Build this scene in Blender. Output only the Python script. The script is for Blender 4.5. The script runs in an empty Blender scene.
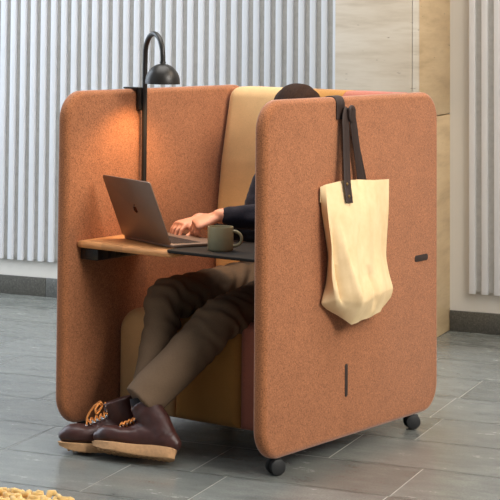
import bpy, bmesh, math, random
from mathutils import Vector, Matrix, noise
random.seed(7)
C = bpy.context.scene.collection
PI = math.pi
V = Vector

# ------------------------------------------------------------------ frames
# world: X along the far wall, Y away from the camera, Z up.
# booth frame: X from its left side panel to its right one, Y from its open front to its back, Z up.
POD = Matrix.Translation((-2.9937, 6.3082, 0)) @ Matrix.Rotation(-0.2326, 4, 'Z')
PW, PD, PB, PT, TH = 0.8834, 1.2056, 0.0561, 1.25, 0.05      # width, depth, bottom, top, panel thickness

# ------------------------------------------------------------------ materials
def nt(name):
    m = bpy.data.materials.new(name); m.use_nodes = True
    t = m.node_tree; t.nodes.clear()
    out = t.nodes.new('ShaderNodeOutputMaterial'); b = t.nodes.new('ShaderNodeBsdfPrincipled')
    t.links.new(b.outputs[0], out.inputs[0])
    return m, t, b
def srgb(r, g, b):
    f = lambda c: ((c/255+0.055)/1.055)**2.4 if c > 10 else c/255/12.92
    return (f(r), f(g), f(b), 1)
def mul(c, k): return (c[0]*k, c[1]*k, c[2]*k, 1)
def noise_node(t, scale, detail=3, rough=.6, stretch=None, dim='3D'):
    tc = t.nodes.new('ShaderNodeTexCoord'); n = t.nodes.new('ShaderNodeTexNoise')
    n.inputs['Scale'].default_value = scale; n.inputs['Detail'].default_value = detail; n.inputs['Roughness'].default_value = rough
    if stretch:
        mp = t.nodes.new('ShaderNodeMapping'); mp.inputs['Scale'].default_value = stretch
        t.links.new(tc.outputs['Object'], mp.inputs[0]); t.links.new(mp.outputs[0], n.inputs[0])
    else: t.links.new(tc.outputs['Object'], n.inputs[0])
    return n
def ramp(t, src, stops):
    r = t.nodes.new('ShaderNodeValToRGB'); e = r.color_ramp.elements
    while len(e) < len(stops): e.new(.5)
    for i, (p, c) in enumerate(stops): e[i].position = p; e[i].color = c
    t.links.new(src, r.inputs[0]); return r
def bump(t, b, src, strength=.3, dist=.002):
    n = t.nodes.new('ShaderNodeBump'); n.inputs['Strength'].default_value = strength; n.inputs['Distance'].default_value = dist
    t.links.new(src, n.inputs['Height']); t.links.new(n.outputs[0], b.inputs['Normal']); return n
def mixc(t, a, b, fac, mode='MIX'):
    m = t.nodes.new('ShaderNodeMix'); m.data_type = 'RGBA'; m.blend_type = mode
    for s, k in ((a, 6), (b, 7)):
        if isinstance(s, tuple): m.inputs[k].default_value = s
        else: t.links.new(s, m.inputs[k])
    if isinstance(fac, float): m.inputs[0].default_value = fac
    else: t.links.new(fac, m.inputs[0])
    return m.outputs[2]
def plain(name, col, rough=.5, metal=0, var=.06, scale=60, bmp=0, spec=None, sheen=0, stretch=None, bscale=None):
    m, t, b = nt(name)
    n = noise_node(t, scale, stretch=stretch)
    r = ramp(t, n.outputs[0], [(.3, mul(col, 1-var)), (.7, mul(col, 1+var))])
    t.links.new(r.outputs[0], b.inputs['Base Color'])
    b.inputs['Roughness'].default_value = rough; b.inputs['Metallic'].default_value = metal
    if spec is not None: b.inputs['Specular IOR Level'].default_value = spec
    if sheen: b.inputs['Sheen Weight'].default_value = sheen; b.inputs['Sheen Roughness'].default_value = .5
    if bmp:
        n2 = noise_node(t, bscale or scale, 2, stretch=stretch); bump(t, b, n2.outputs[0], bmp)
    return m
def felt(name, col, dark=.62, light=1.32, sheen=.25, scale=330):
    m, t, b = nt(name)
    n = noise_node(t, scale, 2, .7)
    c1 = ramp(t, n.outputs[0], [(.3, mul(col, dark)), (.5, col), (.72, mul(col, light))])
    n2 = noise_node(t, 9, 3)
    c2 = ramp(t, n2.outputs[0], [(.3, (.93, .93, .93, 1)), (.7, (1.05, 1.05, 1.05, 1))])
    t.links.new(mixc(t, c1.outputs[0], c2.outputs[0], 1.0, 'MULTIPLY'), b.inputs['Base Color'])
    b.inputs['Roughness'].default_value = 1; b.inputs['Specular IOR Level'].default_value = .1
    b.inputs['Sheen Weight'].default_value = sheen; b.inputs['Sheen Roughness'].default_value = .4
    b.inputs['Sheen Tint'].default_value = (1, .88, .86, 1)
    bump(t, b, n.outputs[0], .5, .002)
    return m

M = {}
M['terra'] = felt('terracotta_felt', srgb(159, 103, 69), .55, 1.5, .45, 230)
M['sand'] = felt('sand_felt', srgb(216, 176, 126), .88, 1.1, .15, 420)
M['ochre'] = felt('ochre_felt', srgb(178, 128, 70), .85, 1.12, .15, 420)
M['rose'] = felt('rose_felt', srgb(178, 110, 92), .8, 1.15, .15, 420)
M['black'] = plain('black_powder_coat', srgb(30, 26, 23), .75, 0, .1, 200, spec=.25)
M['lampmetal'] = plain('lamp_black_coat', srgb(44, 41, 38), .38, .3, .06, 150)
M['lampinside'] = plain('lamp_inner_white', srgb(225, 215, 200), .5)
M['plastic'] = plain('black_plastic', srgb(22, 22, 23), .4, 0, .05)
M['rubber'] = plain('dark_rubber', srgb(30, 30, 31), .6, 0, .1)
M['hub'] = plain('grey_hub_plastic', srgb(62, 62, 62), .4)
M['slot'] = plain('dark_brown_tab', srgb(52, 38, 32), .6, 0, .1)
M['alu'] = plain('space_grey_aluminium', srgb(132, 113, 100), .5, .6, .02, 300)
M['keys'] = plain('black_keycaps', srgb(20, 20, 22), .5)
M['glass'] = plain('dark_screen_glass', srgb(12, 12, 14), .1)
M['emblem'] = plain('polished_dark_emblem', srgb(58, 42, 36), .15, .9)
M['mug'] = plain('olive_glaze', srgb(154, 145, 113), .4, 0, .05, 40)
M['tea'] = plain('dark_coffee', srgb(38, 22, 14), .1)
M['leather'] = plain('dark_brown_leather', srgb(46, 29, 22), .6, 0, .15, 90, .2)
M['brass'] = plain('brass_rivet', srgb(190, 150, 90), .3, 1)
M['skin'] = plain('skin', srgb(214, 150, 122), .5, 0, .07, 40, .08, bscale=300)
M['hair'] = plain('dark_brown_hair', srgb(50, 32, 22), .75, 0, .4, 60, .6, spec=.12, stretch=(6, 1, 1))
M['navy'] = plain('navy_knit', srgb(25, 27, 40), .95, 0, .2, 160, .5, sheen=.1, spec=.2)
M['trouser'] = plain('brown_cotton_twill', srgb(108, 88, 70), .9, 0, .1, 220, .25, spec=.15, bscale=400)
M['sock'] = plain('dark_sock', srgb(32, 28, 32), .95, 0, .2, 300, .3)
M['boot'] = plain('oxblood_leather', srgb(62, 32, 27), .42, 0, .25, 22, .2, bscale=120)
M['sole'] = plain('cream_crepe_sole', srgb(190, 146, 104), .85, 0, .12, 90, .5)
M['lace'] = plain('orange_lace', srgb(206, 128, 58), .8, 0, .2, 300)
M['metal'] = plain('nickel_eyelet', srgb(200, 195, 190), .25, 1)
M['eye'] = plain('eye_white', srgb(235, 230, 225), .2)
M['iris'] = plain('brown_iris', srgb(60, 36, 22), .2)
M['lip'] = plain('lip', srgb(176, 104, 92), .5)
M['white'] = plain('white_lacquered_slat', srgb(224, 226, 230), .45, 0, .02, 3)
M['wallpaint'] = plain('off_white_wall_paint', srgb(214, 211, 204), .75, 0, .02, 2)
M['acoustic'] = plain('grey_acoustic_felt', srgb(194, 191, 185), .95, 0, .08, 40, 0)

def bag_mat():
    m, t, b = nt('cream_canvas')
    w = noise_node(t, 500, 1); w2 = noise_node(t, 14, 4)
    c = ramp(t, w2.outputs[0], [(.3, srgb(226, 196, 150)), (.7, srgb(238, 211, 167))])
    t.links.new(c.outputs[0], b.inputs['Base Color'])
    b.inputs['Roughness'].default_value = .9; b.inputs['Specular IOR Level'].default_value = .15
    bump(t, b, w.outputs[0], .2, .001); return m
M['canvas'] = bag_mat()

def oak_mat():
    m, t, b = nt('oiled_oak')
    n = noise_node(t, 16, 6, .6, (1, 9, 9))
    c = ramp(t, n.outputs[0], [(.25, srgb(184, 122, 74)), (.5, srgb(212, 150, 96)), (.8, srgb(226, 168, 114))])
    # glued staves, each a shade of its own
    tc = t.nodes.new('ShaderNodeTexCoord'); sp = t.nodes.new('ShaderNodeSeparateXYZ'); t.links.new(tc.outputs['Object'], sp.inputs[0])
    q = t.nodes.new('ShaderNodeMath'); q.operation = 'SNAP'; q.inputs[1].default_value = .095; t.links.new(sp.outputs[0], q.inputs[0])
    w = t.nodes.new('ShaderNodeTexWhiteNoise'); w.noise_dimensions = '1D'; t.links.new(q.outputs[0], w.inputs['W'])
    k = ramp(t, w.outputs[0], [(0, (.85, .85, .85, 1)), (1, (1.1, 1.1, 1.1, 1))])
    t.links.new(mixc(t, c.outputs[0], k.outputs[0], 1.0, 'MULTIPLY'), b.inputs['Base Color'])
    b.inputs['Roughness'].default_value = .42; bump(t, b, n.outputs[0], .06); return m
M['oak'] = oak_mat()

def stone_mat():
    m, t, b = nt('travertine')
    n = noise_node(t, 2.2, 7, .62, (1, 1, 7))
    c = ramp(t, n.outputs[0], [(.25, srgb(180, 164, 140)), (.45, srgb(204, 190, 168)), (.6, srgb(214, 202, 182)), (.8, srgb(192, 176, 150))])
    n2 = noise_node(t, 30, 2, .5, (.5, .5, 3))
    pit = ramp(t, n2.outputs[0], [(.22, srgb(120, 100, 80)), (.28, (1, 1, 1, 1))])
    at = t.nodes.new('ShaderNodeAttribute'); at.attribute_name = 'slab'
    x = mixc(t, c.outputs[0], pit.outputs[0], 1.0, 'MULTIPLY')
    t.links.new(mixc(t, x, at.outputs['Color'], 1.0, 'MULTIPLY'), b.inputs['Base Color'])
    b.inputs['Roughness'].default_value = .5; bump(t, b, n2.outputs[0], .1); return m
M['stone'] = stone_mat()

def granite_mat():
    m, t, b = nt('dark_granite')
    n = noise_node(t, 140, 3, .7)
    c = ramp(t, n.outputs[0], [(.3, srgb(66, 66, 62)), (.6, srgb(92, 91, 86)), (.75, srgb(122, 120, 114))])
    g = t.nodes.new('ShaderNodeNewGeometry')
    k = ramp(t, g.outputs['Random Per Island'], [(0, (.78, .78, .78, 1)), (1, (1.05, 1.05, 1.05, 1))])
    t.links.new(mixc(t, c.outputs[0], k.outputs[0], 1.0, 'MULTIPLY'), b.inputs['Base Color'])
    b.inputs['Roughness'].default_value = .4; return m
M['granite'] = granite_mat()

def tile_mat():
    m, t, b = nt('grey_stone_tile')
    n = noise_node(t, 4.5, 9, .74, (1, 2.2, 1))
    c = ramp(t, n.outputs[0], [(.28, srgb(97, 101, 99)), (.5, srgb(118, 122, 119)), (.72, srgb(136, 139, 134))])
    n2 = noise_node(t, 160, 2, .6)
    c2 = ramp(t, n2.outputs[0], [(.3, (.78, .78, .78, 1)), (.7, (1.18, 1.18, 1.18, 1))])
    g = t.nodes.new('ShaderNodeNewGeometry')
    k = ramp(t, g.outputs['Random Per Island'], [(0, (.86, .86, .85, 1)), (1, (1.1, 1.1, 1.1, 1))])
    x = mixc(t, c.outputs[0], c2.outputs[0], 1.0, 'MULTIPLY')
    t.links.new(mixc(t, x, k.outputs[0], 1.0, 'MULTIPLY'), b.inputs['Base Color'])
    r = ramp(t, n.outputs[0], [(.3, (.15, .15, .15, 1)), (.7, (.30, .30, .30, 1))])
    t.links.new(r.outputs[0], b.inputs['Roughness'])
    bump(t, b, n2.outputs[0], .08, .001); return m
M['tile'] = tile_mat()
M['grout'] = plain('pale_grout', srgb(206, 206, 198), .9)
M['shag'] = plain('yellow_wool_shag', srgb(216, 178, 112), .95, 0, .2, 70, .4, sheen=.2)
m_, t_, b_ = nt('warm_lamp_bulb')
b_.inputs['Base Color'].default_value = (1, .8, .55, 1); b_.inputs['Emission Color'].default_value = (1, .6, .28, 1); b_.inputs['Emission Strength'].default_value = 6
M['bulb'] = m_

# ------------------------------------------------------------------ objects
def finish(o, smooth=True, angle=40):
    me = o.data
    if smooth:
        for p in me.polygons: p.use_smooth = True
        me.set_sharp_from_angle(angle=math.radians(angle))
def base(o):
    """world matrix of an object built here (parents are never moved afterwards)"""
    return o.matrix_world if o.parent is None else base(o.parent) @ o.matrix_local
def obj(name, bm, mat, parent=None, frame=POD, smooth=True, angle=40):
    """link a bmesh (coordinates in `frame`) as one mesh object, kept relative to its parent"""
    if isinstance(bm, bmesh.types.BMesh):
        bmesh.ops.recalc_face_normals(bm, faces=bm.faces)
        me = bpy.data.meshes.new(name); bm.to_mesh(me); bm.free()
    else: me = bm; me.name = name
    o = bpy.data.objects.new(name, me); C.objects.link(o)
    if parent is not None:
        me.transform(BASE[parent.name].inverted() @ frame); o.parent = parent; BASE[o.name] = BASE[parent.name]
    else:
        o.matrix_world = frame; BASE[o.name] = frame.copy()
    for m in (mat if isinstance(mat, (list, tuple)) else [mat]): me.materials.append(m)
    finish(o, smooth, angle); return o
BASE = {}
def thing(name, label, cat, loc, group=None, frame=POD):
    o = bpy.data.objects.new(name, None); C.objects.link(o); o.empty_display_size = .05
    o.matrix_world = frame @ Matrix.Translation(loc); BASE[o.name] = o.matrix_world.copy()
    tag(o, label, cat, group); return o
def tag(o, label=None, cat=None, group=None, kind=None):
    if label: o['label'] = label
    if cat: o['category'] = cat
    if group: o['group'] = group
    if kind: o['kind'] = kind
    return o
def mesh_thing(name, bm, mat, loc, label, cat, frame=POD, **k):
    """a thing whose top-level object is itself a mesh with its origin at loc"""
    fr = frame @ Matrix.Translation(loc)
    if isinstance(bm, bmesh.types.BMesh): bmesh.ops.translate(bm, verts=bm.verts, vec=-V(loc))
    else: bm.transform(Matrix.Translation(-V(loc)))
    return tag(obj(name, bm, mat, None, fr, **k), label, cat)

# ------------------------------------------------------------------ shapes
def NB(): return bmesh.new()
XZ = lambda a, b, c: V((a, c, b))      # outline in X,Z, thickness along Y
YZ = lambda a, b, c: V((c, a, b))      # outline in Y,Z, thickness along X
XY = lambda a, b, c: V((a, b, c))
def outline(corners, radii, inset, seg=8):
    n = len(corners); P = [V((x, y)) for x, y in corners]
    L = []
    for i in range(n):
        a, b = P[i], P[(i+1) % n]; d = (b-a).normalized(); nrm = V((-d.y, d.x)); L.append((a+nrm*inset, d))
    Q = []
    for i in range(n):
        (p, d), (q, e) = L[i-1], L[i]
        cr = d.x*e.y-d.y*e.x
        if abs(cr) < 1e-6: Q.append(q.copy()); continue
        w = q-p; s = (w.x*e.y-w.y*e.x)/cr; Q.append(p+d*s)
    out = []
    for i in range(n):
        r = max((radii[i] if isinstance(radii, (list, tuple)) else radii)-inset, .0006)
        d, e = L[i-1][1], L[i][1]
        turn = math.atan2(d.x*e.y-d.y*e.x, d.dot(e))
        if turn < 1e-3: out += [Q[i].copy() for _ in range(seg+1)] if False else [Q[i].copy()]; continue
        tl = r*math.tan(turn/2); p0 = Q[i]-d*tl; c = p0+V((-d.y, d.x))*r
        for k in range(seg+1):
            a = turn*k/seg; v = p0-c; out.append(c+V((v.x*math.cos(a)-v.y*math.sin(a), v.x*math.sin(a)+v.y*math.cos(a))))
    return out
def slab(bm, corners, radii, c0, c1, er0, er1=None, f=XY, seg=8, eseg=5):
    """solid with a rounded outline (corners counter-clockwise) and rounded-over edges"""
    er1 = er0 if er1 is None else er1
    rings = []
    for k in range(eseg+1):
        a = PI/2*k/eseg; rings.append((er0*(1-math.sin(a)), c0+er0*(1-math.cos(a))))
    for k in range(eseg+1):
        a = PI/2*(1-k/eseg); rings.append((er1*(1-math.sin(a)), c1-er1*(1-math.cos(a))))
    vs = []
    for ins, c in rings: vs.append([bm.verts.new(f(p.x, p.y, c)) for p in outline(corners, radii, ins, seg)])
    n = len(vs[0])
    for A, B in zip(vs, vs[1:]):
        for i in range(n): bm.faces.new((A[i], A[(i+1) % n], B[(i+1) % n], B[i]))
    bm.faces.new(vs[0][::-1]); bm.faces.new(vs[-1]); return bm
def rect(a0, a1, b0, b1): return [(a0, b0), (a1, b0), (a1, b1), (a0, b1)]
def box(bm, x0, x1, y0, y1, z0, z1, r=.002): return slab(bm, rect(x0, x1, y0, y1), r, z0, z1, r, f=XY, seg=2, eseg=2)
def hardbox(bm, x0, x1, y0, y1, z0, z1):
    v = [bm.verts.new(p) for p in ((x0,y0,z0),(x1,y0,z0),(x1,y1,z0),(x0,y1,z0),(x0,y0,z1),(x1,y0,z1),(x1,y1,z1),(x0,y1,z1))]
    for f in ((0,3,2,1),(4,5,6,7),(0,1,5,4),(1,2,6,5),(2,3,7,6),(3,0,4,7)): bm.faces.new([v[i] for i in f])
    return bm
def smoothpath(pts, n=8):
    """Catmull-Rom through points (each a tuple: xyz + any radii)"""
    P = [list(p) for p in pts]; P = [[2*a-b for a, b in zip(P[0], P[1])]]+P+[[2*a-b for a, b in zip(P[-1], P[-2])]]
    out = []
    for i in range(1, len(P)-2):
        for k in range(n):
            t = k/n
            out.append([.5*((2*b)+(-a+c)*t+(2*a-5*b+4*c-d)*t*t+(-a+3*b-3*c+d)*t**3) for a, b, c, d in zip(P[i-1], P[i], P[i+1], P[i+2])])
    out.append(P[-2]); return out
def tube(bm, pts, n=12, hint=None, dome=False):
    """pts: (x,y,z,r) or (x,y,z,rx,ry); closed ends; hint fixes the direction of rx"""
    P = [V(p[:3]) for p in pts]; rings = []; prev = None
    for i, p in enumerate(P):
        t = (P[min(i+1, len(P)-1)]-P[max(i-1, 0)]).normalized()
        if hint is not None: x = V(hint)
        elif prev is not None: x = prev
        else: x = V((0, 0, 1)) if abs(t.z) < .8 else V((1, 0, 0))
        x = (x-t*x.dot(t)).normalized(); prev = x; y = t.cross(x)
        rx = pts[i][3]; ry = pts[i][4] if len(pts[i]) > 4 else rx
        rings.append([bm.verts.new(p+x*rx*math.cos(2*PI*k/n)+y*ry*math.sin(2*PI*k/n)) for k in range(n)])
    for A, B in zip(rings, rings[1:]):
        for i in range(n): bm.faces.new((A[i], A[(i+1) % n], B[(i+1) % n], B[i]))
    for R, s, i in ((rings[0], -1, 0), (rings[-1], 1, -1)):
        if dome:
            t = (P[1]-P[0]).normalized()*-1 if i == 0 else (P[-1]-P[-2]).normalized()
            r = min(pts[i][3:5]); m = []
            c = P[i]
            ring = [bm.verts.new(c+(v.co-c)*.7+t*r*.7) for v in R]
            tip = bm.verts.new(c+t*r)
            for k in range(n):
                bm.faces.new((R[k], R[(k+1) % n], ring[(k+1) % n], ring[k])); bm.faces.new((ring[k], ring[(k+1) % n], tip))
        else: bm.faces.new(R)
    return bm
def lathe(bm, prof, c=(0, 0, 0), n=32, axis=None, closed=False):
    """prof: (r, h) list turned round +Z (or `axis`) at c"""
    q = V((0, 0, 1)).rotation_difference(V(axis)) if axis is not None else None
    rings = []
    for r, h in prof:
        if r < 1e-6: pts = [V((0, 0, h))]
        else: pts = [V((r*math.cos(2*PI*k/n), r*math.sin(2*PI*k/n), h)) for k in range(n)]
        if q: pts = [q @ p for p in pts]
        rings.append([bm.verts.new(p+V(c)) for p in pts])
    if closed: rings.append(rings[0])
    for A, B in zip(rings, rings[1:]):
        for i in range(n):
            j = (i+1) % n
            if len(A) == 1 and len(B) == 1: continue
            if len(A) == 1: bm.faces.new((A[0], B[j], B[i]))
            elif len(B) == 1: bm.faces.new((A[i], A[j], B[0]))
            else: bm.faces.new((A[i], A[j], B[j], B[i]))
    return bm
def ell(bm, c, r, rot=None, u=20, v=12):
    m = Matrix.Translation(c) @ (rot.to_4x4() if rot else Matrix()) @ Matrix.Diagonal((*r, 1))
    bmesh.ops.create_uvsphere(bm, u_segments=u, v_segments=v, radius=1, matrix=m); return bm
def band(bm, pts, wdir, w, t):
    """flat strap along pts: width w along wdir, thickness t"""
    P = [V(p) for p in pts]; rings = []
    for i, p in enumerate(P):
        tg = (P[min(i+1, len(P)-1)]-P[max(i-1, 0)]).normalized(); x = V(wdir); x = (x-tg*x.dot(tg)).normalized(); y = tg.cross(x)
        rings.append([bm.verts.new(p+x*a*w/2+y*b*t/2) for a, b in ((-1, -.5), (-.92, -1), (.92, -1), (1, -.5), (1, .5), (.92, 1), (-.92, 1), (-1, .5))])
    for A, B in zip(rings, rings[1:]):
        for i in range(8): bm.faces.new((A[i], A[(i+1) % 8], B[(i+1) % 8], B[i]))
    bm.faces.new(rings[0]); bm.faces.new(rings[-1]); return bm
def remesh(bm, voxel, smooth=4, sub=0, name='tmp'):
    """fuse overlapping closed shells into one continuous skin"""
    bmesh.ops.recalc_face_normals(bm, faces=bm.faces)
    me = bpy.data.meshes.new(name); bm.to_mesh(me); bm.free()
    o = bpy.data.objects.new(name, me); C.objects.link(o)
    r = o.modifiers.new('r', 'REMESH'); r.mode = 'VOXEL'; r.voxel_size = voxel
    if smooth:
        s = o.modifiers.new('s', 'SMOOTH'); s.iterations = smooth; s.factor = .5
    dg = bpy.context.evaluated_depsgraph_get(); dg.update()
    out = bpy.data.meshes.new_from_object(o.evaluated_get(dg))
    bpy.data.objects.remove(o); bpy.data.meshes.remove(me); return out
def displace(me, fn):
    ns = [v.normal.copy() for v in me.vertices]
    for v, n in zip(me.vertices, ns): v.co += n*fn(v.co, n)
    me.update()

# ================================================================== SETTING
I4 = Matrix()
WY = 9.435
# floor: stone tiles in rows along the wall, pale joints
bm = NB(); G, H = .0016, .0022
rows = [5.70+.42*k for k in range(-12, 9)]
known = {5.70: [-2.617, -2.27], 6.12: [-2.40, -1.715], 6.54: [-2.95, -2.05], 6.96: [-1.857, -2.54], 7.38: [-1.91, -2.61], 7.80: [-1.90, -2.72], 8.22: [-3.9, -2.2], 8.64: [-3.3, -1.5], 5.28: [-2.9, -1.95]}
for y in rows:
    y1 = min(y+.42, WY)
    js = sorted(known.get(round(y, 2), [-2.2+random.uniform(-.3, .3)]))
    xs = list(js); x = js[0]
    while x > -7.5: x -= random.choice([.66, .7, .55, .84]); xs.append(x)
    x = js[-1]
    while x < 2: x += random.choice([.66, .7, .55, .84]); xs.append(x)
    xs.sort()
    for a, b in zip(xs, xs[1:]):
        v = [bm.verts.new(p) for p in ((a+G, y+H, 0), (b-G, y+H, 0), (b-G, y1-H, 0), (a+G, y1-H, 0))]
        bm.faces.new(v)
n_t = len(bm.faces)
hardbox(bm, -8.5, 3.2, .2, WY+.3, -.12, -.0015)
fl = obj('floor', bm, [M['tile'], M['grout']], None, I4, smooth=False); tag(fl, kind='structure')
for i, p in enumerate(fl.data.polygons): p.material_index = 0 if i < n_t else 1
# far wall
bm = NB(); hardbox(bm, -8.5, 3.2, WY, WY+.25, 0, 3.3); tag(obj('wall_back', bm, M['wallpaint'], None, I4, smooth=False), kind='structure')
# granite skirting in lengths
bm = NB(); xs = [-8.5, -7.9, -6.8, -5.7, -4.541, -3.44, -2.752]
for a, b in zip(xs, xs[1:]): box(bm, a+.001, b-.001, WY-.016, WY, .0, .1, .0015)
for a, b in ((-2.340, -1.2), (-1.2, -.1), (-.1, 1.0), (1.0, 2.1), (2.1, 3.2)): box(bm, a+.001, b-.001, WY-.016, WY, .0, .1, .0015)
tag(obj('baseboard_back', bm, M['granite'], None, I4), kind='structure')
# travertine column, stone slabs with open joints
bm = NB(); CX0, CX1, CY = -2.749, -2.342, 8.846
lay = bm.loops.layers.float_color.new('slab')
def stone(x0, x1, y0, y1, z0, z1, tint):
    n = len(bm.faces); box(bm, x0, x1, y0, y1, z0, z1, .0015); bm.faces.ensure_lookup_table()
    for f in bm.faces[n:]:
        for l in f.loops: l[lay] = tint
J = .0025
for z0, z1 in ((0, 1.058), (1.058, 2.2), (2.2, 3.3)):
    stone(CX1-.03, CX1, CY+.012, WY-.001, z0+J, z1-J, (1.12, .95, .71, 1))           # right side slab, the warm light on it put into its tint
for z0, z1 in ((0, .7), (.7, 1.9), (1.9, 3.3)):
    stone(CX0, -2.375-J/2, CY, CY+.03, z0+J, z1-J, (.94, .95, .98, 1))              # front slab
    stone(-2.375+J/2, CX1-.001, CY, CY+.011, z0, z1, (1.02, 1.02, 1.04, 1))         # narrow corner slip
    stone(CX0, CX0+.03, CY+.031, WY-.001, z0+J, z1-J, (1, .97, .92, 1))
stone(CX0+.032, CX1-.032, CY+.032, WY-.001, 0, 3.3, (.3, .28, .25, 1))
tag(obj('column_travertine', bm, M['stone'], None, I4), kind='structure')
# acoustic slat panels
def slat_panel(label, x0, x1, first, n):
    t = thing('slat_panel', label, 'wall panel', ((x0+x1)/2, WY, .19), frame=I4, group='white slatted wall panels')
    b = NB(); hardbox(b, x0, x1, WY-.012, WY-.0005, .20, 3.2); obj('felt_backing', b, M['acoustic'], t, I4, smooth=False)
    b = NB()
    for k in range(n):
        x = first+.061*k; box(b, x-.0152, x+.0152, WY-.036, WY-.0125, .19, 3.2, .001)
    obj('slats', b, M['white'], t, I4)
slat_panel('white vertical slat panel on the far wall left of the stone column', -7.5, -2.752, -4.749-.061*44, 77)
slat_panel('white vertical slat panel on the wall right of the stone column', -2.243, 2.6, -2.2248, 79)

# ================================================================== BOOTH
pod = thing('work_booth', 'terracotta felt work booth on castors with sand and ochre seat', 'booth', (PW/2, PD/2, 0))
def side_panel(x0, ex):
    b = NB(); slab(b, rect(-.002, PD+ex, PB, PT), .105, x0, x0+TH, .02, f=YZ, seg=12, eseg=6)
    return obj('side_panel', b, M['terra'], pod)
left = side_panel(-.010, 0); right = side_panel(PW-TH, .012)
def tabs(panel, y0, y1, z0, z1, tilt=0):
    b = NB(); r = min(y1-y0, z1-z0)*.42
    cs = [(y0, z0), (y1, z0+tilt), (y1, z1+tilt), (y0, z1)]
    slab(b, cs, r, PW-.004, PW+.0022, .0005, .0018, f=YZ, seg=6, eseg=3)
    t = obj('pull_tab', b, M['slot'], panel); tag(t, 'dark brown tab'); return t
tabs(right, 1.028, 1.130, .621, .645); tabs(right, .519, .538, .200, .314)
# back segments
prof = [(.925, .40), (1.19, .40), (1.19, 1.246), (1.022, 1.246), (.955, .955), (.918, .68)]
prad = [.03, .03, .05, .055, .3, .3]
for mat, a, b_, e0, e1 in (('sand', TH-.008, .309, .045, .006), ('ochre', .310, .571, .006, .006), ('rose', .572, PW-TH-.002, .006, .045)):
    b = NB(); slab(b, prof, prad, a, b_, e0, e1, f=YZ, seg=6, eseg=6)
    tag(obj('back_cushion', b, M[mat], pod), {'sand': 'pale sand back cushion', 'ochre': 'ochre back cushion', 'rose': 'dusty rose back cushion'}[mat])
b = NB(); slab(b, rect(TH+.001, PW-TH-.001, PB+.02, 1.20), .02, 1.185, PD-.004, .008, f=XZ); obj('rear_panel', b, M['terra'], pod)
for mat, a, b_, rl, rr in (('sand', TH-.007, .295, .09, .007), ('ochre', .2955, .5765, .007, .007), ('rose', .577, PW-TH-.003, .007, .09)):
    b = NB(); slab(b, rect(a, b_, .075, .45), [rl*.4, rr*.4, rr, rl], .303, 1.16, .035, .01, f=XZ, seg=10, eseg=6)
    tag(obj('seat_cushion', b, M[mat], pod), {'sand': 'sand seat segment', 'ochre': 'ochre seat segment', 'rose': 'dusty rose seat segment'}[mat])
# desk: an oak half and a thin black leaf
b = NB(); slab(b, [(TH-.0095, .055), (.47, .045), (.47, .46), (TH-.0095, .46)], [.012, .03, .03, .02], .688, .7135, .0115, f=XY, seg=6)
obj('desk_top', b, M['oak'], pod)
b = NB(); slab(b, [(.44, .046), (PW-TH-.001, .046), (PW-TH-.001, .46), (.44, .46)], [.02, .012, .012, .02], .7045, .7155, .0035, f=XY, seg=6)
tag(obj('desk_leaf', b, M['black'], pod), 'thin black desk leaf')
# power outlet box under the desk
b = NB(); box(b, TH-.006, .125, .075, .345, .645, .6885, .006); ob = obj('power_outlet', b, M['plastic'], pod); tag(ob, 'black outlet box')
b = NB(); box(b, .07, .102, .0735, .0765, .653, .681, .003); obj('socket', b, M['rubber'], ob)
for y in (.10, .15, .21, .27): b = NB(); box(b, .1245, .1268, y, y+.034, .652, .682, .003); obj('socket', b, M['rubber'], ob)
# castors
def castor(x, y, ang):
    b = NB(); R = Matrix.Translation((x, y, 0)) @ Matrix.Rotation(ang, 4, 'Z')
    lathe(b, [(.0, .058), (.009, .058), (.009, .046), (0, .046)], n=12)
    tube(b, [(-.006, 0, .029, .021), (.006, 0, .029, .021)], 16); box(b, -.005, .005, -.004, .024, .028, .052, .002)
    b.transform(R); c = obj('castor', b, M['plastic'], pod)
    for s in (-1, 1):
        b = NB(); lathe(b, [(0, -.0085), (.02, -.0085), (.0265, -.0055), (.028, 0), (.0265, .0055), (.02, .0085), (0, .0085)], (s*.0165, 0, .028), 24, (1, 0, 0))
        b.transform(R); w = obj('wheel', b, M['rubber'], c)
castor(PW-.027, .112, -.5); castor(PW-.03, 1.063, -.75); castor(.026, .13, .3); castor(.026, 1.07, .5)

# ================================================================== DESK LAMP
L0 = V((.066, .43, .7135))
lamp = thing('desk_lamp', 'black arched dome lamp clamped to the left booth panel', 'lamp', L0)
dome = V((.21, .344, 1.276))
pts = [(L0.x, L0.y, z) for z in (.7135, .9, 1.1, 1.25, 1.34)]
dv = V((dome.x-L0.x, dome.y-L0.y, 0))
for k in range(1, 13):
    a = PI*k/12; h = L0+dv*(1-math.cos(a))/2; pts.append((h.x, h.y, 1.375+.085*math.sin(a)))
pts.append((dome.x, dome.y, 1.34))
b = NB(); tube(b, [(*p, .0098) for p in pts], 14); obj('pole', b, M['lampmetal'], lamp)
b = NB(); R = .0645
outer = [(R, 0), (R*1.0, .004)]+[(R*math.cos(a), .006+.069*math.sin(a)) for a in [PI/2*k/12 for k in range(1, 12)]]+[(.012, .0755), (.011, .082), (0, .082)]
inner = [(R-.003, 0)]+[((R-.003)*math.cos(a), .004+.056*math.sin(a)) for a in [PI/2*k/10 for k in range(1, 10)]]+[(0, .06)]
lathe(b, outer[::-1]+inner, dome, 40); sh = obj('lamp_shade', b, [M['lampmetal'], M['lampinside']], lamp)
for p in sh.data.polygons:
    c = p.center+BASE[lamp.name].to_3x3() @ V((0, 0, 0)); n = p.normal
    loc = c-(dome-L0)
    if n.z < -.05 or (V((loc.x, loc.y, 0)).dot(V((n.x, n.y, 0))) < 0): p.material_index = 1
b = NB(); ell(b, dome+V((0, 0, .036)), (.02, .02, .016)); tag(obj('bulb', b, M['bulb'], lamp), 'glowing warm bulb')
b = NB()
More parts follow.
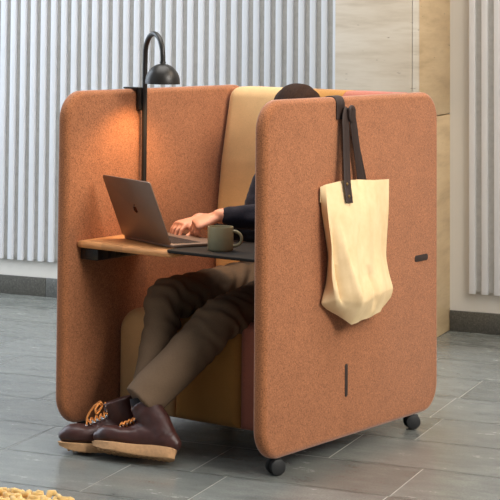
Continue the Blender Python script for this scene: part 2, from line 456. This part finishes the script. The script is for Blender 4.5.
slab(b, rect(L0.y-.02, L0.y+.012, 1.17, 1.2545), .008, .0405, .0585, .003, f=YZ, seg=4, eseg=2)
slab(b, rect(-.016, .0585, L0.y-.03, L0.y+.012), .006, 1.2505, 1.2565, .002, f=XY, seg=3, eseg=2)
slab(b, rect(L0.y-.02, L0.y+.012, 1.20, 1.2545), .006, -.016, -.0103, .002, f=YZ, seg=4, eseg=2)
obj('clamp', b, M['lampmetal'], lamp)

# ================================================================== LAPTOP
rot = .393; bdir = V((-math.sin(rot)*-1, math.cos(rot), 0))     # from hinge towards the sitter
bdir = V((math.sin(rot), math.cos(rot), 0)); hdir = V((math.cos(rot), -math.sin(rot), 0))
Hc = V((.281, .158, .7155)); LW, LD, LL, LT = .331, .23, .240, 1.183
lap = thing('laptop', 'open space grey laptop on the booth desk', 'laptop', Hc)
LF = POD @ Matrix.Translation(Hc) @ Matrix(((hdir.x, bdir.x, 0, 0), (hdir.y, bdir.y, 0, 0), (0, 0, 1, 0), (0, 0, 0, 1)))
b = NB(); slab(b, rect(-LW/2, LW/2, 0, LD), .012, .0, .0115, .003, f=XY, seg=5, eseg=3); bs = obj('laptop_base', b, M['alu'], lap, LF)
b = NB()
for r in range(6):
    n = 14; w = .28/n; 
    for k in range(n):
        if r == 5 and 3 < k < 9: continue
        box(b, -.14+k*w+.0012, -.14+(k+1)*w-.0012, .03+r*.0185, .03+r*.0185+.0162, .0105, .0125, .0007)
box(b, -.14+4*.02+.0012, -.14+9*.02-.0012, .03+5*.0185, .03+5*.0185+.0162, .0105, .0125, .0007)
obj('keyboard', b, M['keys'], bs, LF)
b = NB(); box(b, -.065, .065, .148, .224, .0105, .0119, .0007); obj('trackpad', b, M['alu'], bs, LF)
# lid frame: x along hinge, y up the lid, z away from the sitter
ct, st = math.cos(LT), math.sin(LT)
LID = LF @ Matrix.Translation((0, .002, .0115)) @ Matrix(((1, 0, 0, 0), (0, -ct, -st, 0), (0, st, -ct, 0), (0, 0, 0, 1)))
b = NB(); slab(b, rect(-LW/2, LW/2, 0, LL), .012, 0, .0055, .002, f=XY, seg=6, eseg=3); ld = obj('laptop_lid', b, M['alu'], lap, LID)
b = NB(); box(b, -LW/2+.005, LW/2-.005, .012, LL-.005, -.0008, .0006, .0003); obj('screen', b, M['glass'], ld, LID)
# the bitten-fruit emblem, centred on the lid
def emblem():
    b = NB(); s = .0135; z = .0058; cx, cy = 0, LL*.5
    P = []
    N = 48
    for k in range(N):
        a = 2*PI*k/N; x = math.cos(a); y = math.sin(a)
        r = 1+.05*math.cos(2*a)
        r *= 1-.16*math.exp(-((a-PI/2)/.38)**2)-.09*math.exp(-((a-3*PI/2)/.3)**2)
        px, py = x*r*.93, y*r*1.0
        d = math.hypot(px-1.25, py-.12)
        if d < .52: 
            q = .52/max(d, 1e-4); px, py = 1.25+(px-1.25)*q, .12+(py-.12)*q
        P.append(b.verts.new((cx+px*s, cy+py*s, z)))
    b.faces.new(P)
    leaf = []
    for k in range(12):
        a = 2*PI*k/12; lx = math.cos(a)*.42; ly = math.sin(a)*.17
        ly *= (1-abs(math.cos(a))*.35); c, q = math.cos(.95), math.sin(.95)
        leaf.append(b.verts.new((cx+(.14+lx*c-ly*q)*s, cy+(1.28+lx*q+ly*c)*s, z)))
    b.faces.new(leaf)
    r = bmesh.ops.extrude_face_region(b, geom=b.faces[:]); bmesh.ops.translate(b, verts=[v for v in r['geom'] if isinstance(v, bmesh.types.BMVert)], vec=(0, 0, -.0008))
    return b
obj('emblem', emblem(), M['emblem'], ld, LID, smooth=False)

# ================================================================== MUG
mc = V((.592, .166, .7157))
b = NB(); R, H = .045, .083
lathe(b, [(0, 0), (R-.004, 0), (R-.001, .003), (R, .008), (R, H-.003), (R-.0012, H), (R-.003, H), (R-.0042, H-.003), (R-.0045, .012), (R-.009, .007), (0, .007)], mc, 40)
mug = mesh_thing('mug', b, M['mug'], mc, 'olive green ceramic mug on the black desk leaf', 'mug')
hd = V((.93, .36, 0)).normalized()
b = NB(); hp = []
for k in range(0, 17):
    a = -PI/2+PI*k/16; hp.append((*(mc+hd*(R-.004+.034*math.cos(a)**.8 if math.cos(a) > 1e-6 else R-.004)+V((0, 0, .043+.026*math.sin(a)))), .0052, .0042))
tube(b, hp, 12); obj('mug_handle', b, M['mug'], mug)
b = NB(); lathe(b, [(0, .0652), (R-.0047, .0652), (R-.0047, .060), (0, .060)], mc, 32); obj('coffee', b, M['tea'], mug)

# ================================================================== BAG HOOK AND TOTE
hk = thing('bag_hook', 'dark brown hook strap folded over the right booth panel', 'hook', (PW-TH/2, .475, PT))
b = NB(); w = .056
ph = [(PW-TH-.0025, .478, 1.17), (PW-TH-.0025, .478, 1.228), (PW-TH+.0045, .478, 1.2455), (PW-TH+.018, .478, 1.2515), (PW-.018, .478, 1.2515), (PW-.0045, .478, 1.2455), (PW+.0028, .478, 1.228), (PW+.0032, .478, 1.20), (PW+.0032, .478, 1.172)]
ph = smoothpath(ph, 5); band(b, ph, (0, 1, 0), w, .0045); obj('hook_strap', b, M['leather'], hk)
b = NB(); slab(b, rect(.490, .534, 1.160, 1.222), .021, PW+.024, PW+.034, .004, f=YZ, seg=6, eseg=3); tube(b, [(PW+.005, .512, 1.185, .009), (PW+.028, .512, 1.185, .009)], 12)
obj('peg', b, M['leather'], hk)

rowsB = [
[(0.893, 0.331, 0.945), (0.905, 0.351, 0.953), (0.915, 0.462, 0.962), (0.914, 0.568, 0.957), (0.910, 0.675, 0.949), (0.893, 0.815, 0.943)],
[(0.894, 0.343, 0.858), (0.925, 0.328, 0.851), (0.945, 0.419, 0.850), (0.945, 0.529, 0.845), (0.930, 0.655, 0.842), (0.896, 0.807, 0.832)],
[(0.893, 0.386, 0.707), (0.935, 0.335, 0.725), (0.965, 0.412, 0.728), (0.960, 0.518, 0.715), (0.940, 0.645, 0.695), (0.900, 0.782, 0.675)],
[(0.893, 0.374, 0.612), (0.940, 0.341, 0.630), (0.985, 0.426, 0.633), (0.965, 0.544, 0.626), (0.955, 0.640, 0.630), (0.910, 0.786, 0.608)],
[(0.895, 0.341, 0.547), (0.945, 0.353, 0.561), (1.000, 0.435, 0.548), (0.985, 0.552, 0.554), (0.965, 0.658, 0.562), (0.915, 0.807, 0.552)],
[(0.893, 0.374, 0.523), (0.920, 0.410, 0.498), (0.955, 0.445, 0.467), (0.950, 0.551, 0.474), (0.940, 0.668, 0.485), (0.910, 0.801, 0.520)]]
def tote():
    b = NB()
    # denser columns by interpolation, then a back sheet lying against the panel
    def lerp(r, t):
        k = min(int(t*5), 4); f = t*5-k; return V(r[k]).lerp(V(r[k+1]), f)
    def row(s):
        k = min(int(s*5), 4); f = s*5-k; out = []
        for c in range(6):
            p0, p1, p2, p3 = (V(rowsB[max(0, min(5, k+d))][c]) for d in (-1, 0, 1, 2))
            cr = .5*((2*p1)+(p2-p0)*f+(2*p0-5*p1+4*p2-p3)*f*f+(3*p1-p0-3*p2+p3)*f**3)
            out.append(cr.lerp(p1.lerp(p2, f), .45))
        return out
    NR, NC = 60, 56; F = []; K = []
    for i in range(NR+1):
        r = row(i/NR); line = []; bl = []
        for j in range(NC+1):
            p = lerp(r, j/NC); s = i/NR; t = j/NC
            edge = min(1, 6*min(t, 1-t))
            w = .0 
            w += .007*noise.noise((p.y*7+p.z*2, p.z*4.5, 3.1))*edge*(.3+s)
            w += .006*noise.noise((p.y*20-p.z*9, p.z*7, 7.7))*edge*(.25+s)
            w += .0035*math.sin(p.y*55+3*p.z)*edge*max(0, 1-abs(s-.35)*2.6)
            env = max(0, min(1, (s-.22)/.15))*max(0, min(1, (.86-s)/.1))
            w -= .022*env*math.exp(-((t-.255-.03*(s-.3))/.022)**2)                     # fold beside the gusset
            w += .013*env*math.exp(-((t-.33-.10*(s-.3))/.030)**2)                      # ridge down to the front corner
            w -= .016*max(0, min(1, (s-.5)/.15))*max(0, min(1, (.95-s)/.1))*math.exp(-((t-.64-.12*(s-.7))/.03)**2)
            w -= .010*max(0, min(1, (.5-s)/.2))*math.exp(-((t-.60)/.04)**2)*edge
            line.append(b.verts.new((max(p.x+w, .8885), p.y, p.z)))
            q = r[0].lerp(r[5], t); bl.append(b.verts.new((.8868 if 0 < j < NC else (.8868+p.x)/2-.002, q.y*.985+.0083+(.004 if j == 0 else 0), q.z+(-.006 if i < 2 else .0)+(.012 if i > NR-2 else 0))))
        F.append(line); K.append(bl)
    for G_ in (F, K):
        for i in range(NR):
            for j in range(NC): b.faces.new((G_[i][j], G_[i][j+1], G_[i+1][j+1], G_[i+1][j]))
    for i in range(NR):
        b.faces.new((F[i][0], F[i+1][0], K[i+1][0], K[i][0])); b.faces.new((F[i][NC], K[i][NC], K[i+1][NC], F[i+1][NC]))
    for j in range(NC): b.faces.new((F[NR][j], F[NR][j+1], K[NR][j+1], K[NR][j]))
    # the mouth: the rim turns in and the inside drops away
    A = [b.verts.new(v.co.lerp(k.co, .22)+V((0, 0, -.0005))) for v, k in zip(F[0], K[0])]; B = [b.verts.new(v.co.lerp(k.co, .3)+V((0, 0, -.05))) for v, k in zip(F[0], K[0])]
    D = [b.verts.new(v.co.lerp(k.co, .9)+V((0, 0, -.05))) for v, k in zip(F[0], K[0])]
    for a, c in ((F[0], A), (A, B), (B, D), (D, K[0])):
        for j in range(NC): b.faces.new((a[j], a[j+1], c[j+1], c[j]))
    for e in (0, NC): b.faces.new((F[0][e], A[e], B[e], D[e], K[0][e]))
    return b
bag = mesh_thing('tote_bag', tote(), M['canvas'], (.915, .57, .47), 'cream canvas tote bag hanging by leather straps on the right panel', 'bag', angle=60)
def strap(pts, w, lab):
    b = NB(); band(b, smoothpath(pts, 6), (.1, 1, .02), w, .003); o = obj('strap', b, M['leather'], bag); tag(o, lab); return o
strap([(.944, .444, .886), (.939, .447, .913), (.930, .453, .955), (.917, .468, 1.05), (.910, .475, 1.13), (.906, .480, 1.172), (.903, .497, 1.1985), (.903, .513, 1.1985), (.9035, .533, 1.172), (.9045, .552, 1.10), (.9045, .578, 1.0), (.904, .596, .93)], .038, 'dark leather strap with two rivets')
strap([(.8935, .505, .93), (.893, .503, 1.05), (.893, .501, 1.165), (.894, .507, 1.1985), (.894, .520, 1.1985), (.894, .546, 1.165), (.894, .596, 1.05), (.894, .644, .93)], .020, 'dark leather rear strap')
for x, z in ((.933, .950), (.9415, .908)):
    b = NB(); lathe(b, [(.0055, 0), (.0048, .002), (0, .003)], (x, .446, z), 14, (1, 0, 0)); tag(obj('rivet', b, M['brass'], bag), 'brass rivet')

# ================================================================== PERSON
HD = V((.490, .812, 1.152))     # head centre
def hand(bm, W, f, up, side, curl=(.35, .55, .5), spread=.12, s=1.0):
    """palm + four fingers + thumb; f forward, up = back of the hand, side = towards the thumb"""
    W, f, up = V(W), V(f).normalized(), V(up); up = (up-f*up.dot(f)).normalized(); lat = f.cross(up).normalized()
    if lat.dot(V(side)) < 0: lat = -lat
    K = W+f*.088*s
    tube(bm, [(*(W-f*.03), .027*s, .021*s), (*(W+f*.005), .028*s, .018*s), (*(W+f*.045*s), .038*s, .0155*s), (*(W+f*.08*s), .041*s, .0135*s), (*(W+f*.094*s), .036*s, .010*s)], 16, hint=lat)
    for i, (o, ln, r) in enumerate(((.029, .079, .0088), (.0095, .088, .0092), (-.0105, .081, .0087), (-.0285, .064, .0078))):
        p = K+lat*o*s-f*.012*s+up*.002; d = (f+lat*spread*(o/.03)).normalized(); ch = [(*(p-d*.012), r*s*1.05)]
        ax = d.cross(up).normalized(); ang = .05
        ch.append((*p, r*s*1.08))
        for c, q in zip(curl, (.46, .31, .25)):
            ang += c*(1+.08*i); dd = d*math.cos(ang)-up*math.sin(ang); p = p+dd*ln*q*s; ch.append((*p, r*s*(1-.09*len(ch)*.6)))
        tube(bm, ch, 10, hint=ax, dome=True)
    p = W+f*.022*s+lat*.022*s-up*.006; d = (f*.72+lat*.62-up*.32).normalized()
    p2 = p+d*.042*s; d2 = (f*.92+lat*.25-up*.34).normalized(); p3 = p2+d2*.032*s; d3 = (f*.97+lat*.02-up*.3).normalized(); p4 = p3+d3*.024*s
    tube(bm, [(*p, .014*s), (*p2, .0115*s), (*p3, .0098*s), (*p4, .0085*s)], 10, dome=True)
SH_L, SH_R = V((.70, .83, .975)), V((.375, .885, .965))
EL_L, EL_R = V((.69, .585, .79)), V((.355, .72, .725))
WR_L, WR_R = V((.418, .416, .802)), V((.285, .478, .772))
def limb(bm, a, m, c, ra, rm, rc, n=14):
    pts = smoothpath([(*a, ra), (*(V(a).lerp(V(m), .5)), (ra+rm)/2*1.03), (*m, rm), (*(V(m).lerp(V(c), .35)), rm*1.0), (*c, rc)], 5); tube(bm, pts, n, dome=True)
HIP_L, HIP_R = V((.57, .80, .53)), V((.42, .80, .53))
KN_L, KN_R = V((.532, .262, .462)), V((.298, .262, .508))
AN_L, AN_R = V((.398, .012, .160)), V((.332, .064, .165))
HEM_L, HEM_R = V((.374, .000, .186)), V((.340, .072, .180))
body = NB()
tube(body, smoothpath([(.50, .80, .50, .15, .10), (.50, .80, .62, .145, .095), (.505, .83, .80, .15, .10), (.515, .85, .93, .155, .09), (.515, .85, .985, .115, .06), (.512, .845, 1.04, .054, .052), (.508, .838, 1.10, .052, .054), (.505, .83, 1.14, .05, .052)], 4), 20, hint=(1, 0, 0))
ell(body, HD+V((0, .012, .018)), (.074, .094, .098)); ell(body, HD+V((0, -.03, -.05)), (.052, .062, .062)); ell(body, HD+V((0, -.062, -.088)), (.026, .024, .02))
tube(body, [(*(HD+V((0, -.085, .012))), .007), (*(HD+V((0, -.103, -.022))), .012), (*(HD+V((0, -.098, -.032))), .013)], 10, dome=True)          # nose
for s in (-1, 1):
    ell(body, HD+V((s*.076, .008, -.012)), (.008, .018, .030))                       # ears
    ell(body, HD+V((s*.032, -.071, .020)), (.026, .014, .007))                       # brow
    ell(body, HD+V((s*.042, -.062, -.028)), (.022, .018, .016))                      # cheek
limb(body, SH_L, EL_L, WR_L, .046, .040, .028); limb(body, SH_R, EL_R, WR_R, .046, .040, .028)
limb(body, HIP_L, KN_L, AN_L, .080, .050, .034); limb(body, HIP_R, KN_R, AN_R, .080, .050, .034)
hand(body, WR_L, (-.62, -.62, -.30), (.1, -.35, 1), (-.5, .8, 0), curl=(.75, .70, .45), s=1.04)
hand(body, WR_R, (-.30, -.92, -.12), (-.05, -.2, 1), (1, 0, 0), curl=(.42, .55, .35), spread=.16, s=1.0)
person = mesh_thing('person', remesh(body, .0042, 3), M['skin'], (.50, .80, .45), 'person in navy sweater and brown trousers sitting in the booth typing', 'person', angle=180)
for s in (-1, 1):
    b = NB(); ell(b, HD+V((s*.031, -.074, .004)), (.0125, .0105, .0095)); e = obj('eye', b, M['eye'], person)
    b = NB(); ell(b, HD+V((s*.031, -.082, .003)), (.0055, .0032, .0055)); obj('iris', b, M['iris'], e)
b = NB(); ell(b, HD+V((0, -.090, -.056)), (.022, .008, .005)); ell(b, HD+V((0, -.088, -.063)), (.018, .008, .005)); obj('mouth', b, M['lip'], person)
# hair
b = NB(); ell(b, HD+V((0, .022, .034)), (.090, .106, .092), u=32, v=20); ell(b, HD+V((0, .055, -.02)), (.078, .065, .07))
hm = remesh(b, .005, 3)
def hairfn(co, n):
    p = co-HD
    cut = 0
    if p.y < -.045 and p.z < .055: cut = -.03
    return cut+.003*noise.noise((co.x*60, co.y*12, co.z*25))
displace(hm, hairfn); obj('hair', hm, M['hair'], person, angle=180)
# sweater
sw = NB()
tube(sw, smoothpath([(.50, .79, .56, .175, .125), (.50, .795, .62, .178, .13), (.505, .825, .80, .172, .125), (.515, .85, .93, .180, .118), (.518, .85, .995, .15, .085), (.514, .845, 1.035, .085, .072), (.512, .842, 1.06, .066, .066)], 5), 24, hint=(1, 0, 0))
def sleeve(S, E, W, rc, e):
    E2, W2 = V(E), V(W); q = E2.lerp(W2, e)
    tube(sw, smoothpath([(*S, .072), (*(S.lerp(E2, .5)), .066), (*E2, .060), (*(E2.lerp(W2, .45)), .052), (*q, rc)], 6), 18, dome=True)
sleeve(SH_L, EL_L, WR_L, .038, .90); sleeve(SH_R, EL_R, WR_R, .040, .72)
sm = remesh(sw, .007, 6)
displace(sm, lambda co, n: .007*noise.noise((co.x*12, co.y*16+co.z*10, co.z*22))+.003*noise.noise((co.x*35, co.y*30, co.z*50)))
obj('sweater', sm, M['navy'], person, angle=180)
# trousers
tr = NB()
tube(tr, smoothpath([(.50, .80, .47, .14, .10), (.50, .80, .56, .172, .125), (.50, .805, .64, .168, .118)], 4), 20, hint=(1, 0, 0))
def trouser(H, K, A, rk, hem, r1=.077, r2=.074, n=20):
    H, K, A = V(H), V(K), V(A); q = A
    tube(tr, smoothpath([(*H, .098), (*(H.lerp(K, .5)), .088), (*(H.lerp(K, .85)), .078), (*(K+V((0, -.012, .0))), rk), (*(K.lerp(A, .2)), r1), (*(K.lerp(A, .5)), r2), (*q, hem)], 7), n)
trouser(HIP_L, KN_L, HEM_L, .072, .072); trouser(HIP_R, KN_R, HEM_R, .070, .054, .068, .058)
tm = remesh(tr, .007, 6)
def fold(co, n):
    w = .005*noise.noise((co.x*9, co.y*9, co.z*16))
    for K in (KN_L, KN_R):
        d = (co-K-V((0, .03, -.03))).length
        w += .007*math.exp(-(d/.13)**2)*math.sin((co.y+co.z)*85+3*noise.noise(co*14))
    d = (co-V((.5, .68, .53))).length
    w += .008*math.exp(-(d/.2)**2)*math.sin((co.y*1.0-co.z*.9+co.x*.25)*95+2.5*noise.noise(co*10))
    return w
displace(tm, fold); obj('trousers', tm, M['trouser'], person, angle=180)

# boots ------------------------------------------------------------
def boot(BF, name, lean, bow=True):
    """BF: boot frame -> booth frame; x to the toe, z up, origin under the heel's back end"""
    fr = POD @ BF
    half = lambda x: .030+.021*math.exp(-((x-.205)/.06)**2)+.006*math.exp(-((x-.04)/.05)**2)
    up = NB(); pts = []
    for x, w, h, zc in ((.012, .026, .030, .055), (.03, .034, .040, .062), (.07, .036, .045, .066), (.12, .037, .044, .066), (.16, .042, .036, .058), (.20, .048, .034, .056), (.24, .050, .035, .057), (.268, .044, .032, .055), (.288, .029, .022, .049)):
        pts.append((x, 0, zc, w, h))
    tube(up, smoothpath(pts, 4), 22, hint=(0, 1, 0), dome=True)
    tube(up, smoothpath([(.055, 0, .07, .038, .050), (.060+lean*.3, 0, .11, .037, .054), (.058+lean*.75, 0, .15, .039, .054), (.056+lean, 0, .178, .041, .054)], 4), 20, hint=(0, 1, 0))
    tube(up, smoothpath([(.09, 0, .095, .024), (.14, 0, .088, .026), (.19, 0, .07, .022)], 4), 12, dome=True)
    um = remesh(up, .0042, 5)
    for v in um.vertices:
        if v.co.z < .03: v.co.z = .03
    displace(um, lambda co, n: .0016*noise.noise(co*45))
    bt = obj(name, um, M['boot'], person, fr, angle=180)
    # wedge sole
    s = NB(); N = 26; ringd = []
    A = [(i/N*.306) for i in range(N+1)]
    L_ = [(x, half(x)*math.sqrt(max(0, 1-((max(0, .03-x))/.031)**2))*math.sqrt(max(0, 1-((max(0, x-.262))/.0445)**2))) for x in A]
    ol = [(x, y) for x, y in L_]+[(x, -y) for x, y in L_[::-1][1:-1]]
    zt = lambda x: .038-.008*min(1, max(0, (x-.08)/.1)); zb = lambda x: .0+.012*max(0, (x-.23)/.07)**2
    for k, (zf, g) in enumerate(((0, .94), (.12, 1), (.5, 1.0), (.9, 1.03), (1, 1.0))):
        ringd.append([s.verts.new((.153+(x-.153)*g, y*g, zb(x)+(zt(x)-zb(x))*zf)) for x, y in ol])
    n = len(ol)
    for a, c in zip(ringd, ringd[1:]):
        for i in range(n): s.faces.new((a[i], a[(i+1) % n], c[(i+1) % n], c[i]))
    s.faces.new(ringd[0]); s.faces.new(ringd[-1])
    for i in range(14):                                                               # tread bars
        x = .025+i*.0185; h = half(x)*.8; box(s, x, x+.009, -h, h, zb(x)-.0025, zb(x)+.002, .001)
    obj('sole', s, M['sole'], bt, fr)
    # welt stitch line
    # eyelets, laces, bow
    lc = NB()
    st = [(.214, .0955), (.196, .1005), (.176, .1075), (.156, .1135), (.136, .121), (.118, .132), (.108, .148), (.102, .164)]
    st = [(x-.004+lean*max(0, (z-.095)/.075), z-.006) for x, z in st]
    sides = []
    for x, z in st:
        for s_ in (-1, 1):
            y = s_*.019; e = NB(); lathe(e, [(.0042, 0), (.0035, .0018), (.002, .0022), (0, .001)], (x, y, z-.002), 12, (.45, s_*.5, .75)); obj('eyelet', e, M['metal'], bt, fr)
    for (x0, z0), (x1, z1) in zip(st, st[1:]):
        for s_ in (-1, 1):
            tube(lc, smoothpath([(x0, s_*.021, z0+.001, .0026), ((x0+x1)/2+.006, 0, (z0+z1)/2+.012+.002*s_, .0028), (x1, -s_*.021, z1+.001, .0026)], 5), 8)
    tx, tz = st[-2][0]+.014, st[-2][1]+.012
    for s_ in ((-1, 1) if bow else ()):
        tube(lc, smoothpath([(tx, 0, tz, .0028), (tx+.012, s_*.022, tz+.012, .003), (tx+.028, s_*.046, tz-.008, .003), (tx+.022, s_*.036, tz-.024, .003), (tx+.004, s_*.006, tz-.002, .0028)], 6), 8)
        tube(lc, smoothpath([(tx, 0, tz, .0026), (tx+.026, s_*.012, tz+.003, .0026), (tx+.05, s_*.028, tz-.028, .0026), (tx+.058, s_*.034, tz-.05, .0028)], 6), 8)
    ell(lc, (tx+.003, 0, tz), (.006, .007, .005)); obj('laces', lc, M['lace'], bt, fr)
    return bt
def frame_from(heel, toe, roll=0, pitch=0, z=0):
    d = V(toe)-V(heel); yaw = math.atan2(d.y, d.x)
    return Matrix.Translation((heel[0], heel[1], z)) @ Matrix.Rotation(yaw, 4, 'Z') @ Matrix.Rotation(pitch, 4, 'Y') @ Matrix.Rotation(roll, 4, 'X')
boot(frame_from((.545, -.030), (.256, -.108), math.radians(23), math.radians(-1), .021), 'boot', .085, False)
boot(frame_from((.360, .058), (.122, -.124), math.radians(5), math.radians(-1), .006), 'boot', .05)
for pts in (((.430, .0, .115), (.412, .0, .145), (.390, .002, .170), (.380, .006, .205)), ((.312, .036, .120), (.318, .046, .150), (.332, .064, .182), (.337, .085, .215))):
    b = NB(); tube(b, smoothpath([(*p, r) for p, r in zip(pts, (.033, .036, .042, .045))], 4), 16); obj('sock', b, M['sock'], person)

# ================================================================== RUG
RX0, RX1, RY0, RY1 = -4.2, -2.56, 4.4, 5.53
b = NB(); slab(b, rect(RX0, RX1, RY0, RY1), .03, .001, .009, .003, f=XY)
rug = mesh_thing('rug', b, M['shag'], ((RX0+RX1)/2, (RY0+RY1)/2, 0), 'fluffy yellow shag rug on the floor in the front left corner', 'rug', frame=I4)
b = NB()
ys = RY1
while ys > RY1-.62:
    x = RX1-random.uniform(0, .02)
    while x > -3.35:
        px, py = x+random.uniform(-.015, .015), ys+random.uniform(-.012, .012); a = random.uniform(0, 2*PI); l = random.uniform(.018, .032); h = random.uniform(.010, .024)
        dx, dy = math.cos(a)*l, math.sin(a)*l
        tube(b, [(px, py, .004, .009), (px+dx*.4, py+dy*.4, .004+h, .0115), (px+dx, py+dy, .006+h*.75, .010), (px+dx*1.4, py+dy*1.4, .008+h*.2, .006)], 7, dome=True)
        x -= random.uniform(.022, .032)
    ys -= .026
tag(obj('shag_pile', b, M['shag'], rug, I4, angle=180), kind='stuff')

# ================================================================== LIGHT
w = bpy.data.worlds.new('atrium_daylight'); bpy.context.scene.world = w; w.use_nodes = True
bg = w.node_tree.nodes['Background']; bg.inputs[0].default_value = (.80, .90, 1.0, 1); bg.inputs[1].default_value = .22
def area(name, loc, target, sx, sy, power, col):
    l = bpy.data.lights.new(name, 'AREA'); l.shape = 'RECTANGLE'; l.size = sx; l.size_y = sy; l.energy = power; l.color = col
    o = bpy.data.objects.new(name, l); C.objects.link(o); o.location = loc
    o.rotation_euler = (V(target)-V(loc)).to_track_quat('-Z', 'Y').to_euler(); return o
area('skylight', (-2.9, 7.0, 6.0), (-2.7, 7.0, 0), 5, 4, 330, (1.0, .98, .95))
area('tall_window_left', (-7.6, 7.4, 2.6), (-3.6, 8.4, .4), 3, 4, 225, (.76, .87, 1.0))
area('window_front_left', (-5.6, 3.0, 2.6), (-3.0, 6.6, .5), 2.5, 3, 14, (.84, .92, 1.0))
area('fill_light_right', (2.4, 4.4, 3.6), (-2.2, 6.6, .7), 2.5, 2.5, 34, (1.0, .95, .88)).data.spread = math.radians(50)  # added fill, no real fixture; brightens the booth's right outer panel
area('ceiling_light_right', (.3, 7.4, 4.0), (-2.0, 8.6, .8), 2, 2, 85, (1.0, .82, .62))
# the desk lamp's own light
l = bpy.data.lights.new('desk_lamp_light', 'SPOT'); l.energy = 9; l.color = (1.0, .60, .27); l.spot_size = math.radians(125); l.spot_blend = .6; l.shadow_soft_size = .015
o = bpy.data.objects.new('desk_lamp_light', l); C.objects.link(o); o.matrix_world = POD @ Matrix.Translation(dome+V((0, 0, .014)))

# ================================================================== CAMERA
cd = bpy.data.cameras.new('camera'); cam = bpy.data.objects.new('camera', cd); C.objects.link(cam)
F, PPX, PPY, YAW, PIT, ROL, HC = 1918.46, 62.71, -109.716, .443, .0625, .013, 1.5425
cy, sy = math.cos(YAW), math.sin(YAW); f = V((-sy, cy, 0)); r = V((cy, sy, 0)); u = V((0, 0, 1))
f2 = f*math.cos(PIT)+u*math.sin(PIT); u2 = u*math.cos(PIT)-f*math.sin(PIT)
r3 = r*math.cos(ROL)+u2*math.sin(ROL); u3 = u2*math.cos(ROL)-r*math.sin(ROL)
cam.matrix_world = Matrix(((r3.x, u3.x, -f2.x, 0), (r3.y, u3.y, -f2.y, 0), (r3.z, u3.z, -f2.z, HC), (0, 0, 0, 1)))
cd.sensor_width = 36; cd.lens = F/500*36; cd.shift_x = (250-PPX)/500; cd.shift_y = (PPY-250)/500
cd.clip_start = .05; cd.clip_end = 60
S = bpy.context.scene; S.camera = cam
S.view_settings.view_transform = 'Standard'; S.view_settings.look = 'None'; S.view_settings.gamma = 1; S.view_settings.exposure = 0
S.view_settings.use_curve_mapping = False
